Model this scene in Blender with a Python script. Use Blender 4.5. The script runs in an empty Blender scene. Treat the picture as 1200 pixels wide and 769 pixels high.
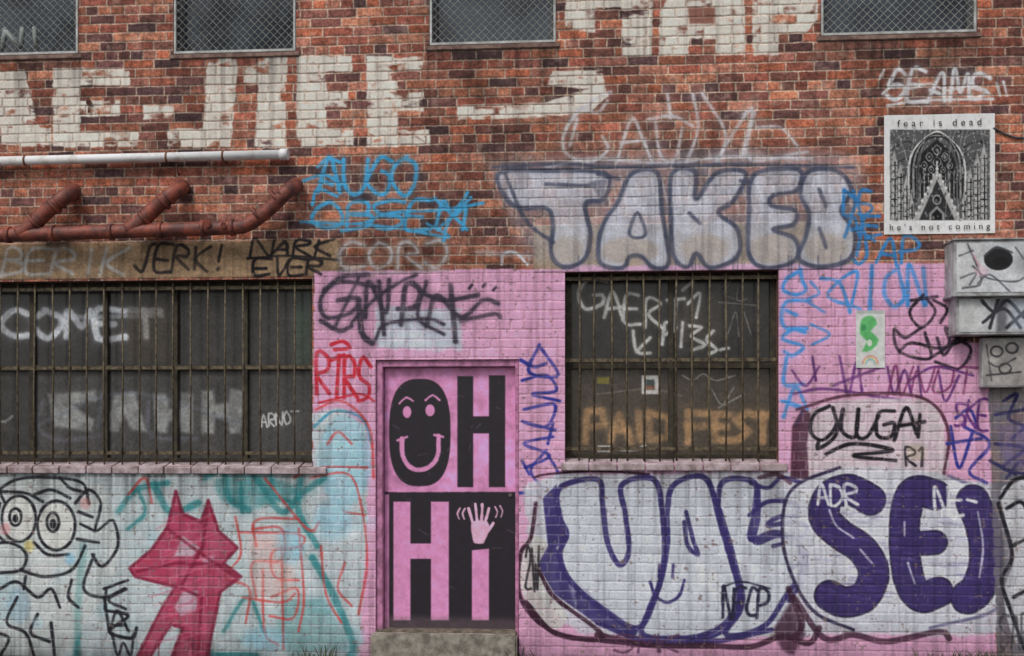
import bpy, math, random
import numpy as np
from mathutils import Vector, Matrix
random.seed(4); rng=np.random.default_rng(7)
K=0.72
# ---------------------------------------------------------------- camera model
PSI=math.radians(4.5); D=9.0; F=1350.0; HZ=500.0; ZC=1.86
CX,CY=D*math.sin(PSI),-D*math.cos(PSI)
ax,ay=-math.sin(PSI),math.cos(PSI); rx,ry=math.cos(PSI),math.sin(PSI)
def W(px,py,Y=0.0):
    u=(px-600)/F; v=(HZ-py)/F
    dx=ax+rx*u; dy=ay+ry*u
    t=(Y-CY)/dy
    return Vector((CX+t*dx,Y,ZC+t*v))
def proj(X,Y,Z):
    d=(X-CX)*ax+(Y-CY)*ay; u=(X-CX)*rx+(Y-CY)*ry
    return 600+F*u/d, HZ-F*(Z-ZC)/d
def R(x0,y0,x1,y1,Y=0.0):
    xm,ym=(x0+x1)/2,(y0+y1)/2
    return W(x0,ym,Y).x,W(x1,ym,Y).x,W(xm,y1,Y).z,W(xm,y0,Y).z
def lin(c):
    c=np.asarray(c,dtype=float)/255.0
    return np.where(c<=0.04045,c/12.92,((c+0.055)/1.055)**2.4)
def alb(c):
    l=np.clip(lin(c)/K,0.004,0.85); return (float(l[0]),float(l[1]),float(l[2]),1)
sc=bpy.context.scene
def link(o,parent=None):
    sc.collection.objects.link(o)
    if parent: o.parent=parent
    return o
def empty(n):
    e=bpy.data.objects.new(n,None); sc.collection.objects.link(e); return e
# ---------------------------------------------------------------- materials
def mat_attr(name,rough=0.85,bump=0.25,scale=120,spec=0.3,var=0.25,coat=0):
    m=bpy.data.materials.new(name); m.use_nodes=True; nt=m.node_tree; N=nt.nodes; L=nt.links
    b=N['Principled BSDF']; at=N.new('ShaderNodeAttribute'); at.attribute_name='Col'
    tc=N.new('ShaderNodeTexCoord'); n1=N.new('ShaderNodeTexNoise'); n1.inputs['Scale'].default_value=scale; n1.inputs['Detail'].default_value=5
    n2=N.new('ShaderNodeTexNoise'); n2.inputs['Scale'].default_value=9; n2.inputs['Detail'].default_value=6
    L.new(tc.outputs['Object'],n1.inputs['Vector']); L.new(tc.outputs['Object'],n2.inputs['Vector'])
    mr=N.new('ShaderNodeMapRange'); mr.inputs[1].default_value=.3; mr.inputs[2].default_value=.7; mr.inputs[3].default_value=1-var; mr.inputs[4].default_value=1+var*.6
    mr2=N.new('ShaderNodeMapRange'); mr2.inputs[1].default_value=.3; mr2.inputs[2].default_value=.7; mr2.inputs[3].default_value=1-var*.6; mr2.inputs[4].default_value=1+var*.3
    L.new(n1.outputs['Fac'],mr.inputs[0]); L.new(n2.outputs['Fac'],mr2.inputs[0])
    mm=N.new('ShaderNodeMath'); mm.operation='MULTIPLY'; L.new(mr.outputs[0],mm.inputs[0]); L.new(mr2.outputs[0],mm.inputs[1])
    vm=N.new('ShaderNodeVectorMath'); vm.operation='SCALE'; L.new(at.outputs['Color'],vm.inputs[0]); L.new(mm.outputs[0],vm.inputs['Scale'])
    L.new(vm.outputs[0],b.inputs['Base Color']); b.inputs['Roughness'].default_value=rough
    b.inputs['Specular IOR Level'].default_value=spec
    bp=N.new('ShaderNodeBump'); bp.inputs['Strength'].default_value=bump; bp.inputs['Distance'].default_value=0.004
    L.new(n1.outputs['Fac'],bp.inputs['Height']); L.new(bp.outputs[0],b.inputs['Normal'])
    return m
def mat_plain(name,c1,c2=None,rough=0.7,scale=14,bump=0.2,metal=0.0,spec=0.4,lo=.4,hi=.62):
    c2=c2 or tuple(x*.7 for x in c1)
    m=bpy.data.materials.new(name); m.use_nodes=True; nt=m.node_tree; N=nt.nodes; L=nt.links
    b=N['Principled BSDF']; tc=N.new('ShaderNodeTexCoord'); n1=N.new('ShaderNodeTexNoise'); n1.inputs['Scale'].default_value=scale; n1.inputs['Detail'].default_value=8; n1.inputs['Roughness'].default_value=.65
    L.new(tc.outputs['Object'],n1.inputs['Vector'])
    cr=N.new('ShaderNodeValToRGB'); cr.color_ramp.elements[0].position=lo; cr.color_ramp.elements[1].position=hi
    cr.color_ramp.elements[0].color=alb(c2); cr.color_ramp.elements[1].color=alb(c1)
    L.new(n1.outputs['Fac'],cr.inputs[0]); L.new(cr.outputs[0],b.inputs['Base Color'])
    b.inputs['Roughness'].default_value=rough; b.inputs['Metallic'].default_value=metal; b.inputs['Specular IOR Level'].default_value=spec
    n2=N.new('ShaderNodeTexNoise'); n2.inputs['Scale'].default_value=scale*8; L.new(tc.outputs['Object'],n2.inputs['Vector'])
    bp=N.new('ShaderNodeBump'); bp.inputs['Strength'].default_value=bump; bp.inputs['Distance'].default_value=0.004
    L.new(n2.outputs['Fac'],bp.inputs['Height']); L.new(bp.outputs[0],b.inputs['Normal'])
    return m
# ---------------------------------------------------------------- mesh helpers
def boxes(name,bl,mat,bevel=0.004,parent=None):
    import bmesh
    bm=bmesh.new()
    for (x0,x1,y0,y1,z0,z1) in bl:
        r=bmesh.ops.create_cube(bm,size=1)
        bmesh.ops.scale(bm,vec=(x1-x0,y1-y0,z1-z0),verts=r['verts'])
        bmesh.ops.translate(bm,vec=((x0+x1)/2,(y0+y1)/2,(z0+z1)/2),verts=r['verts'])
    if bevel: bmesh.ops.bevel(bm,geom=bm.edges[:],offset=bevel,segments=2,affect='EDGES',clamp_overlap=True)
    me=bpy.data.meshes.new(name); bm.to_mesh(me); bm.free(); me.materials.append(mat)
    return link(bpy.data.objects.new(name,me),parent)
def tubes(name,items,mat,sides=10,parent=None,smooth=True):
    V=[];Fc=[]
    for pts,r in items:
        pts=[Vector(p) for p in pts]; n=len(pts); rs=r if isinstance(r,(list,tuple)) else [r]*n
        t0=(pts[1]-pts[0]).normalized(); up=Vector((0,0,1)) if abs(t0.z)<.9 else Vector((1,0,0))
        nx=t0.cross(up).normalized(); base=len(V)
        for i in range(n):
            if i==0:t=pts[1]-pts[0]
            elif i==n-1:t=pts[-1]-pts[-2]
            else:t=(pts[i+1]-pts[i]).normalized()+(pts[i]-pts[i-1]).normalized()
            t.normalize(); nx=(nx-t*nx.dot(t)).normalized(); ny=t.cross(nx)
            for k in range(sides):
                a=2*math.pi*k/sides; V.append(pts[i]+(nx*math.cos(a)+ny*math.sin(a))*rs[i])
        for i in range(n-1):
            for k in range(sides):
                k2=(k+1)%sides; Fc.append((base+i*sides+k,base+i*sides+k2,base+(i+1)*sides+k2,base+(i+1)*sides+k))
        Fc.append(tuple(base+k for k in range(sides))[::-1]); Fc.append(tuple(base+(n-1)*sides+k for k in range(sides)))
    me=bpy.data.meshes.new(name); me.from_pydata([tuple(v) for v in V],[],Fc); me.materials.append(mat)
    if smooth: me.polygons.foreach_set('use_smooth',[len(f)==4 for f in Fc])
    me.update()
    return link(bpy.data.objects.new(name,me),parent)
def grid_mesh(name,P,C,mask,mat,parent=None):
    H,Wd=P.shape[:2]
    rr,cc=np.nonzero(mask)
    q=np.stack([rr*Wd+cc,rr*Wd+cc+1,(rr+1)*Wd+cc+1,(rr+1)*Wd+cc],1)
    used=np.zeros(H*Wd,bool); used[q.ravel()]=True
    mp=np.cumsum(used)-1; q=mp[q]
    vs=P.reshape(-1,3)[used]; cs=C.reshape(-1,3)[used]
    me=bpy.data.meshes.new(name); me.vertices.add(len(vs)); me.vertices.foreach_set('co',vs.astype(np.float32).ravel())
    me.loops.add(q.size); me.loops.foreach_set('vertex_index',q.astype(np.int32).ravel())
    me.polygons.add(len(q)); me.polygons.foreach_set('loop_start',(np.arange(len(q))*4).astype(np.int32))
    me.update(calc_edges=True)
    a=me.color_attributes.new('Col','FLOAT_COLOR','POINT')
    ca=np.ones((len(vs),4),np.float32); ca[:,:3]=cs; a.data.foreach_set('color',ca.ravel())
    me.materials.append(mat)
    return link(bpy.data.objects.new(name,me),parent)
def noise(H,Wd,cr,cc,seed=0,oct=1):
    out=np.zeros((H,Wd)); amp=1;tot=0
    for o in range(oct):
        r=np.random.default_rng(seed+o*17); nh=int(H/cr)+3; nw=int(Wd/cc)+3
        g=r.random((nh,nw))
        yi=np.arange(H)/cr; xi=np.arange(Wd)/cc
        y0=yi.astype(int); x0=xi.astype(int); fy=yi-y0; fx=xi-x0; fy=fy*fy*(3-2*fy); fx=fx*fx*(3-2*fx)
        a=g[y0]*(1-fy)[:,None]+g[np.minimum(y0+1,nh-1)]*fy[:,None]
        b=a[:,x0]*(1-fx)[None]+a[:,np.minimum(x0+1,nw-1)]*fx[None]
        out+=b*amp; tot+=amp; amp*=.55; cr=max(cr/2,1); cc=max(cc/2,1)
    return out/tot
def sm(a,b,x):
    t=np.clip((x-a)/(b-a+1e-9),0,1); return t*t*(3-2*t)
def cat(pts,step=4.0,closed=False):
    p=[np.array(q,float) for q in pts]
    if len(p)<3: return np.array(p)
    P=([p[-1]]+p+[p[0],p[1]]) if closed else ([2*p[0]-p[1]]+p+[2*p[-1]-p[-2]])
    out=[]
    for i in range(1,len(P)-2):
        a,b,c,d=P[i-1],P[i],P[i+1],P[i+2]; n=max(2,int(np.linalg.norm(c-b)/step))
        for k in range(n):
            t=k/n; out.append(.5*((2*b)+(c-a)*t+(2*a-5*b+4*c-d)*t*t+(3*b-3*c+d-a)*t**3))
    out.append(P[-2]); return np.array(out)
FONT={'A':"0,10 3.5,0 7,10|1.5,6.5 5.5,6.5",'B':"0,10 0,0 5,1 5,4 0,5 6,6 6,9 0,10",'C':"7,1 3,0 0,4 0,7 3,10 7,9",'D':"0,0 0,10 5,9 7,5 5,1 0,0",
'E':"7,0 0,0 0,10 7,10|0,5 5,5",'F':"7,0 0,0 0,10|0,5 5,5",'G':"7,1 3,0 0,4 0,7 3,10 7,9 7,5 4,5",'H':"0,0 0,10|7,0 7,10|0,5 7,5",'I':"3,0 3,10",
'J':"7,0 5,0 5,8 3,10 0,8",'K':"0,0 0,10|7,0 0,5 7,10",'L':"0,0 0,10 7,10",'M':"0,10 1,0 4,6 7,0 8,10",'N':"0,10 0,0 7,10 7,0",'O':"3.5,0 0,3 0,7 3.5,10 7,7 7,3 3.5,0",
'P':"0,10 0,0 6,1 6,5 0,6",'Q':"3.5,0 0,3 0,7 3.5,10 7,7 7,3 3.5,0|4,7 8,11",'R':"0,10 0,0 6,1 6,4 0,5 7,10",'S':"7,1 3,0 0,2 1,4.5 6,5.5 7,8 3,10 0,9",'T':"0,0 8,0|4,0 4,10",
'U':"0,0 0,8 3.5,10 7,8 7,0",'V':"0,0 3.5,10 7,0",'W':"0,0 2,10 4,4 6,10 8,0",'X':"0,0 7,10|7,0 0,10",'Y':"0,0 3.5,5 7,0|3.5,5 3,10",'Z':"0,0 7,0 0,10 7,10",
'!':"3,0 3,6|3,9 3,10",'-':"1,5 6,5",'1':"1,2 3,0 3,10",'2':"0,2 3,0 6,3 0,10 7,10"}
class Canvas:
    fade=0.0
    def __init__(s,PX,PY,base):
        s.PX=PX;s.PY=PY;H,Wd=PX.shape
        s.rgb=np.zeros((H,Wd,3)); s.rgb[:]=base
        s.c0=PX.min(0);s.c1=PX.max(0);s.r0=PY.min(1);s.r1=PY.max(1)
        s.groove=np.zeros((H,Wd)); s.ids=np.zeros((H,Wd),np.int16); s.cur=0; s.wearf=noise(H,Wd,10,14,3,3); s.fadef=noise(H,Wd,26,20,57,4); s.names={}; s.rz=np.random.default_rng(11)
    def obj(s,name):
        s.cur=len(s.names)+1; s.names[s.cur]=name
    def wall(s): s.cur=0
    def win(s,x0,y0,x1,y1):
        c=np.nonzero((s.c1>=x0)&(s.c0<=x1))[0]; r=np.nonzero((s.r1>=y0)&(s.r0<=y1))[0]
        if len(c)==0 or len(r)==0: return None
        return (slice(r[0],r[-1]+1),slice(c[0],c[-1]+1))
    def blend(s,w,al,col,wear=0,gr=.3,idt=.35):
        if s.cur:
            m=al>idt; s.ids[w][m]=s.cur
        if wear>0: al=al*sm(wear-.12,wear+.12,s.wearf[w])
        if s.fade: al=al*(1-s.fade*(1-sm(.3,.62,s.fadef[w])))
        al=al*(1-gr*s.groove[w])
        s.rgb[w]=s.rgb[w]*(1-al[...,None])+np.array(col,float)*al[...,None]
    def _d(s,w,pts):
        X=s.PX[w];Y=s.PY[w]; d=np.full(X.shape,1e9)
        for (a,b) in zip(pts[:-1],pts[1:]):
            vx,vy=b[0]-a[0],b[1]-a[1]; L=vx*vx+vy*vy+1e-9
            t=np.clip(((X-a[0])*vx+(Y-a[1])*vy)/L,0,1)
            d=np.minimum(d,(X-a[0]-t*vx)**2+(Y-a[1]-t*vy)**2)
        return np.sqrt(d)
    def st(s,pts,w,col,a=1,soft=1.0,smooth=True,wear=0,closed=False,mist=0):
        if len(pts)==1: pts=[pts[0],(pts[0][0]+.1,pts[0][1])]
        p=cat(pts,4,closed) if smooth else np.array(list(pts)+([pts[0]] if closed else []),float)
        m=w/2+soft+1+mist*3
        win=s.win(p[:,0].min()-m,p[:,1].min()-m,p[:,0].max()+m,p[:,1].max()+m)
        if win is None: return
        d=s._d(win,p)+(s.wearf[win]-.5)*1.2
        if mist:
            s.blend(win,.28*a*np.exp(-np.maximum(d-w/2,0)/mist)*(d<m),col,idt=.9)
        s.blend(win,a*(1-sm(w/2-soft,w/2+soft,d)),col,wear)
    def fill(s,pts,col,a=1,soft=1.0,smooth=False,wear=0,rag=0,gr=.3,idt=.35):
        p=cat(list(pts),5,True) if smooth else np.array(list(pts)+[pts[0]],float)
        m=soft+2+rag
        win=s.win(p[:,0].min()-m,p[:,1].min()-m,p[:,0].max()+m,p[:,1].max()+m)
        if win is None: return
        X=s.PX[win];Y=s.PY[win]; ins=np.zeros(X.shape,bool)
        for (u,v) in zip(p[:-1],p[1:]):
            if u[1]==v[1]: continue
            c=((u[1]>Y)!=(v[1]>Y))&(X<(v[0]-u[0])*(Y-u[1])/(v[1]-u[1])+u[0]); ins^=c
        d=s._d(win,p); sd=np.where(ins,d,-d)
        if rag: sd=sd+(s.wearf[win]-.5)*rag*2
        s.blend(win,a*sm(-soft,soft,sd),col,wear,gr,idt)
    def rect(s,x0,y0,x1,y1,col,**k): s.fill([(x0,y0),(x1,y0),(x1,y1),(x0,y1)],col,**k)
    def ell(s,cx,cy,rx_,ry_,col,**k):
        s.fill([(cx+rx_*math.cos(t*math.pi/12),cy+ry_*math.sin(t*math.pi/12)) for t in range(24)],col,**k)
    def tag(s,text,x0,y0,x1,y1,w,col,slant=0,rise=0,jit=.5,smooth=True,**k):
        n=len(text); cw=(x1-x0)/n; h=y1-y0
        for i,ch in enumerate(text):
            if ch not in FONT: continue
            ox=x0+i*cw; oy=y0+rise*i/max(1,n-1)
            for stg in FONT[ch].split('|'):
                pts=[]
                for t in stg.split():
                    a,b=map(float,t.split(',')); a+=s.rz.normal()*jit*.6; b+=s.rz.normal()*jit*.6
                    pts.append((ox+a/8.6*cw+slant*(10-b)/10*h,oy+b/10*h))
                s.st(pts,w,col,smooth=smooth and len(pts)>2,**k)
# ================================================================ WALL GRID
ST=0.0052; CH=ST*14; MO=ST*2.0; L0=0.218
x_lo,x_hi=-5.0,5.0; NZ=14*88; NX=int((x_hi-x_lo)/ST)
xs=x_lo+np.arange(NX)*ST; zs=(NZ-1-np.arange(NZ))*ST
XX,ZZ=np.meshgrid(xs,zs); PX,PY=proj(XX,0.0,ZZ)
H,Wd=XX.shape
n_warp=noise(H,Wd,9,9,21,2)-.5; n_warp2=noise(H,Wd,9,9,33,2)-.5; n_big=noise(H,Wd,150,220,5,3)-.5
Zw=ZZ+n_warp*.006+n_big*.012; Xw=XX+n_warp2*.007
ci=np.floor(Zw/CH).astype(int); v=Zw-ci*CH
crand=np.random.default_rng(9).random((3,400))
# perpends wander from brick to brick, a few courses are header courses
Xw=Xw+.022*np.sin(Xw*3.1+crand[0][ci%400]*20)+.010*np.sin(Xw*8.3+crand[1][ci%400]*20)
hc=(crand[2][ci%400]<.0)|(ci%5==1)
Lc=np.where(hc,L0/2,L0)
off=np.where(ci%2==0,0,L0/2)+crand[0][ci%400]*.05+np.where(hc,L0/4,0)
bi=np.floor((Xw+off+20)/Lc).astype(int); u=(Xw+off+20)-bi*Lc
def hsh(k):
    h=(ci.astype(np.int64)*73856093)^(bi.astype(np.int64)*19349663)^(k*83492791)
    h=(h^(h>>13))*1274126177; h=h&0xffffffff; h=(h^(h>>16)); return (h%10007)/10007.0
h1,h2,h3=hsh(1),hsh(2),hsh(3)
ed=np.minimum(np.minimum(u,Lc-u),np.minimum(v,CH-v))
brick=sm(MO*.5-.0026,MO*.5+.0030,ed)
pal=np.array([(142,84,68),(126,74,62),(156,98,76),(106,68,61),(136,88,73),(162,108,86),(94,64,61),(130,76,63),(148,86,65),(122,80,70),(146,98,82),(80,58,58)],float)
cidx=(h1*len(pal)).astype(int)%len(pal)
bc=pal[cidx]*(0.88+.26*h2)[...,None]
fine=noise(H,Wd,2.2,2.2,41,1)-.5; mid=noise(H,Wd,7,12,43,3)-.5
bc=bc*(1+fine*.34+mid*.55)[...,None]
bloom=sm(.6,.8,noise(H,Wd,12,16,63,4))*.45
bc=bc*(1-bloom[...,None])+np.array((162,138,124.))*bloom[...,None]
mort=np.array((166,146,130.))*(1+mid*.4+fine*.3)[...,None]
cv=Canvas(PX,PY,0); cv.rgb=mort*(1-brick[...,None])+bc*brick[...,None]
soot=sm(.55,.8,noise(H,Wd,90,60,71,4))
cv.rgb*= (1+ n_big*.35-.18*soot)[...,None]
cv.groove=1-brick
cv.wearf=np.clip(.62*noise(H,Wd,8,14,3,3)+.38*h3+ .02,0,1)
# paint build-up softens the joints in the painted zone
pz=sm(306,318,PY)*((PX>366)|(PY>550))
recess=(1-brick)*(.0055-.0014*pz)+(h2-.5)*.003+(h3-.5)*.02*(u/Lc-.5)*.15 + fine*.0009+mid*.0014
def smoothzone(x0,y0,x1,y1,col):
    X0,X1,Z0,Z1=R(x0,y0,x1,y1)
    m=(XX>X0)&(XX<X1)&(ZZ>Z0)&(ZZ<Z1)
    recess[m]=(-.004+fine*.0012+mid*.0015)[m]; cv.groove[m]=0
    cv.rgb[m]=(np.array(col,float)*(1+mid*.35+fine*.12+n_big*.3)[...,None])[m]
smoothzone(-60,284,397,326,(142,118,92))
smoothzone(626,262,1000,317,(150,126,100))
streak=noise(H,Wd,160,5,55,2)
# ---- pink base paint
PINK=(209,156,186)
cv.fill([(368,318),(662,315),(662,312),(1000,309),(1118,308),(1119,400),(1160,402),(1168,770),(1170,820),(355,820),(366,560)],PINK,rag=2,soft=1.2,gr=.16)
cv.rect(440,362,540,409,(184,200,208),a=.85,rag=5,soft=3)
cv.fill([(-300,556),(366,552),(366,485),(400,478),(428,500),(430,600),(425,700),(420,820),(-300,820)],(182,193,196),rag=4,soft=2,gr=.22)
# ================= sign lettering
SW=(208,201,190)
cv.obj('painted_sign_lettering')
kw=dict(wear=.33,rag=2.2,soft=1.2,gr=.6,idt=.3)
def P(*p,**k): cv.fill(list(p),SW,**{**kw,**k})
P((-40,85),(28,82),(52,172),(22,172),(14,148),(0,148),(-40,172))
P((2,170),(2,150),(60,150),(60,170))
cv.rect(62,80,152,100,SW,**kw); cv.rect(62,80,94,172,SW,**kw); cv.rect(90,118,140,136,SW,**kw); cv.rect(90,154,162,172,SW,**kw)
cv.rect(168,124,204,140,SW,**kw)
P((244,64),(280,62),(270,172),(196,172),(196,152),(238,150))
P((286,64),(336,62),(334,172),(298,172),(304,98),(286,96))
cv.rect(348,66,382,172,SW,**kw); cv.rect(378,66,412,84,SW,**kw); cv.rect(378,108,408,126,SW,**kw); cv.rect(378,152,414,170,SW,**kw)
cv.rect(430,66,466,172,SW,**kw); cv.rect(462,66,496,84,SW,**kw); cv.rect(462,108,496,130,SW,**kw); cv.rect(462,152,504,170,SW,**kw)
P((536,124),(640,120),(690,104),(640,100),(648,84),(706,82),(712,112),(690,132),(630,138),(536,141))
P((664,-40),(700,-40),(697,38),(662,38)); P((697,-12),(766,-12),(766,8),(697,8)); P((728,-20),(764,-20),(764,66),(730,66))
P((774,14),(796,-30),(872,-30),(874,64),(840,64),(838,46),(808,46),(806,64),(772,66))
P((880,-40),(912,-40),(912,64),(882,66)); P((912,-40),(958,-40),(958,-2),(958,22),(944,38),(912,38))
cv.fill([(806,8),(838,8),(838,28),(808,28)],(122,78,66),soft=2,a=.9)
Canvas.fade=.25
# ================= tags on lintel
cv.obj('graffiti_tag'); cv.tag("BERIK",2,292,150,322,3.6,(172,170,166),slant=.2,a=.85,mist=2,jit=.8)
cv.obj('graffiti_tag'); cv.tag("JERK!",158,288,270,318,3.8,(44,38,38),slant=.15,a=.95,jit=.8)
cv.obj('graffiti_tag'); cv.tag("NARK",294,281,392,300,3.8,(30,26,28),slant=.25,jit=.9); cv.tag("EVER",298,304,380,322,3.8,(30,26,28),slant=.2,jit=.9); cv.st([(290,303),(340,300),(398,305)],3,(32,28,30))
cv.obj('graffiti_tag')
for p in [[(428,288),(410,284),(398,298),(404,314),(428,312)],[(444,284),(432,298),(440,314),(456,308),(458,292),(444,284)],[(466,314),(468,288),(480,284),(490,296),(476,300),(494,314)],[(500,286),(516,282),(524,296),(512,314),(498,308)]]:
    cv.st(p,9,(150,142,134),a=.5,soft=3); cv.st([(x,y) for x,y in p],3,(164,164,168),soft=1.4,a=.85)
cv.st([(398,318),(460,320),(526,316)],4,(150,148,150),a=.5,soft=2)
# ================= blue tags upper
BL=(66,150,194)
cv.obj('graffiti_tag')
cv.tag("AUGO",372,186,490,226,4.6,BL,slant=.1,jit=.9,mist=2.5)
cv.st([(356,212),(380,205),(400,216)],4,BL); cv.st([(372,196),(384,186),(398,190)],4,BL)
cv.obj('graffiti_tag')
cv.tag("OBSEM",368,236,548,268,4.4,BL,slant=.12,jit=1.0,mist=2)
cv.st([(352,260),(420,262),(455,250),(520,246),(566,238)],3.6,BL); cv.st([(548,226),(525,262),(520,282)],4,BL); cv.st([(366,240),(372,222),(395,230)],4,BL); cv.st([(415,262),(470,268),(526,278),(500,262)],3.6,BL,a=.9)
cv.tag("X",510,232,560,270,4.2,BL)
# ================= white spiky scrawl
cv.obj('graffiti_tag'); WS=(192,188,190)
for p in [[(716,108),(690,120),(664,150),(662,178),(690,190),(712,176),(706,160)],[(664,150),(680,128),(700,132),(712,118)],[(722,192),(740,140),(752,160),(764,190)],[(728,168),(756,164)],
 [(768,142),(774,182),(790,188),(800,150)],[(805,190),(818,150),(812,110)],[(822,108),(850,156),(842,190)],[(838,190),(880,128),(870,182)],[(872,134),(884,130),(878,186),(946,178)],
 [(886,150),(915,150),(935,172)],[(782,110),(786,138)],[(640,196),(700,186),(780,192),(850,184),(950,186)],[(676,140),(668,170)],[(760,140),(788,136),(812,148)]]:
    cv.st(p,3.6,WS,mist=4,a=.9,soft=1.4)
# ================= TAKES throw-up
cv.obj('graffiti_throwup'); OUT=(70,74,92); SIL=(166,168,178)
cv.fill([(574,190),(640,182),(700,188),(780,178),(860,180),(1000,182),(1006,250),(1000,308),(930,314),(660,314),(620,300),(590,240)],SIL,a=.5,soft=12,smooth=True,idt=.3)
T_=[(582,203),(640,199),(708,203),(706,232),(684,238),(690,275),(682,304),(658,312),(644,296),(646,262),(638,243),(600,240)]
A_=[(722,236),(738,203),(768,202),(774,250),(782,306),(764,313),(750,300),(736,300),(728,313),(702,308),(700,280),(708,256)]
K_=[(786,202),(812,200),(814,232),(838,202),(872,202),(858,234),(840,248),(862,268),(862,300),(830,313),(814,296),(804,312),(788,300),(784,250)]
E_=[(882,204),(934,198),(932,222),(904,228),(902,240),(930,246),(928,262),(904,268),(930,280),(930,304),(896,313),(876,298),(876,250)]
S_=[(946,200),(980,200),(996,222),(984,246),(1000,272),(994,302),(960,312),(934,302),(942,276),(946,250),(936,226)]
for L_ in (T_,A_,K_,E_,S_):
    cv.fill(L_,(184,188,200),a=.88,smooth=True,soft=2)
for (cx,cy,r1,r2) in [(664,294,20,16),(738,294,34,16),(826,292,28,18),(904,292,26,18),(968,292,26,18)]:
    cv.ell(cx,cy,r1,r2,(164,150,138),a=.7,soft=4)
for i in range(44):
    x=586+i*9.4; cv.st([(x,206+cv.rz.random()*14),(x+8,232+cv.rz.random()*22)],2.6,(206,208,216),a=.45,soft=1.6)
for L_ in (T_,A_,K_,E_,S_):
    cv.st([(x+2,y+1) for x,y in L_],5,OUT,closed=True,a=.92,soft=1.3,mist=1.6)
cv.st([(744,252),(738,276),(756,276),(750,252)],4,OUT,closed=True,a=.9,soft=1.3)
for p in [[(578,196),(660,192),(712,196),(790,194),(880,193),(1000,196)],[(960,222),(968,242)],[(960,268),(968,290)],[(640,216),(690,218)],[(592,204),(616,258),(648,284)],[(808,250),(820,262)],[(700,204),(726,210)],[(868,212),(880,214)]]:
    cv.st(p,4.5,OUT,a=.85,soft=1.5)
for p in [[(690,214),(712,208),(706,236)],[(776,206),(786,240)],[(936,206),(944,236)]]: cv.fill(p,OUT,a=.6,soft=2)
for i in range(12):
    x=620+cv.rz.random()*380; cv.st([(x,300),(x,316+cv.rz.random()*14)],1.6,OUT,a=.6,smooth=False)
cv.st([(588,310),(590,298),(604,296),(618,310)],3,(190,190,195)); cv.st([(560,296),(620,300)],6,(168,170,178),a=.5,soft=3)
# ================= right top
cv.obj('graffiti_tag'); WH=(204,204,206)
cv.tag("SEAMS",1040,84,1160,116,4.4,WH,slant=.12,rise=2,jit=1.0,mist=3)
cv.st([(1034,110),(1050,98),(1066,104),(1090,98),(1110,106),(1140,100),(1160,110)],3,WH,a=.8)
cv.st([(1040,124),(1080,118),(1164,116)],3,WH); cv.st([(1031,92),(1036,82)],3,WH);cv.st([(1168,98),(1172,112)],3.2,WH);cv.st([(1176,96),(1180,112)],3.2,WH)
cv.obj('graffiti_tag'); B2=(54,120,178)
cv.tag("DS",988,224,1024,252,4.2,B2,jit=1); cv.tag("AE",992,254,1036,276,4.2,B2,jit=1.1); cv.tag("JAP",998,280,1084,308,4.2,B2,jit=1,slant=.1)
cv.st([(1000,224),(1010,260),(1004,300)],3.6,B2)
cv.obj('graffiti_tag'); B3=(70,136,200)
cv.st([(962,326),(984,332),(996,366)],4.6,B3); cv.st([(996,366),(1004,318),(970,346),(1008,362)],4.2,B3); cv.tag("ION",1010,314,1088,362,4.6,B3,slant=.06,jit=.8,mist=2)
cv.obj('graffiti_tag')
for i,ch in enumerate("OESLA"):
    y=318+i*34; cv.tag(ch,918,y,948,y+30,4.2,B3,slant=.1,jit=1.1,mist=2)
cv.st([(916,470),(940,478),(932,500)],3.6,B3); cv.st([(950,330),(960,344),(946,352),(966,366)],3.4,B3); cv.st([(950,380),(972,392),(952,404)],3.4,B3)
BK=(38,32,42)
cv.obj('graffiti_tag')
for p in [[(1082,346),(1066,366),(1080,384),(1096,366),(1086,350)],[(1080,384),(1060,396),(1048,386),(1054,412),(1090,420),(1084,390)],[(1090,420),(1112,404),(1108,384),(1124,398),(1138,410),(1124,432),(1096,424)],[(1054,412),(1068,402),(1100,408),(1132,398)],[(1068,352),(1098,348)],[(1094,352),(1110,362),(1102,378)],[(1098,396),(1106,416),(1118,400)]]:
    cv.st(p,3.8,BK)
cv.obj('graffiti_tag'); PU=(92,50,110)
for p in [[(928,434),(944,452),(960,430)],[(952,418),(956,446)],[(984,418),(994,462),(1004,424),(1010,458)],[(976,452),(1034,430)],[(1040,430),(1048,462),(1060,434),(1068,462)],[(1076,430),(1080,466)],[(1066,446),(1096,430),(1140,440)],[(1100,436),(1108,470),(1124,440)],[(930,462),(970,456),(1060,470)]]:
    cv.st(p,3.4,PU,a=.95)
cv.tag("NNUT",1040,432,1140,462,3,(110,46,90),a=.85,slant=.3,jit=.9)
# ================= GNAP tag
cv.obj('graffiti_tag'); GY=(56,50,62)
for p,w_ in [([(432,322),(398,326),(376,350),(382,372),(412,366),(420,350),(396,352)],5),([(376,376),(398,388),(412,382)],5),([(428,372),(432,330),(452,366),(456,328)],5),([(412,378),(440,350),(470,330),(488,322)],4),
 ([(470,380),(476,334),(492,340),(486,360),(466,362)],6),([(492,342),(520,352),(560,346)],5),([(528,334),(534,400)],6),([(500,382),(512,346),(540,372),(566,352),(584,356)],5),([(540,376),(580,368),(586,372)],5),([(440,398),(452,380),(500,374),(520,380)],4),([(420,352),(424,390),(436,402)],7),([(380,340),(400,330),(440,336)],5),([(392,384),(420,326)],4),([(444,330),(450,392)],5),([(500,330),(490,372),(520,392)],4)]:
    cv.st(p,w_,GY,a=.93,mist=3,soft=1.4)
cv.st([(550,338),(553,334)],4,GY);cv.st([(566,336),(568,333)],4,GY);cv.st([(578,340),(581,337)],4,GY)
cv.obj('graffiti_tag'); RD=(186,44,58)
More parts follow.
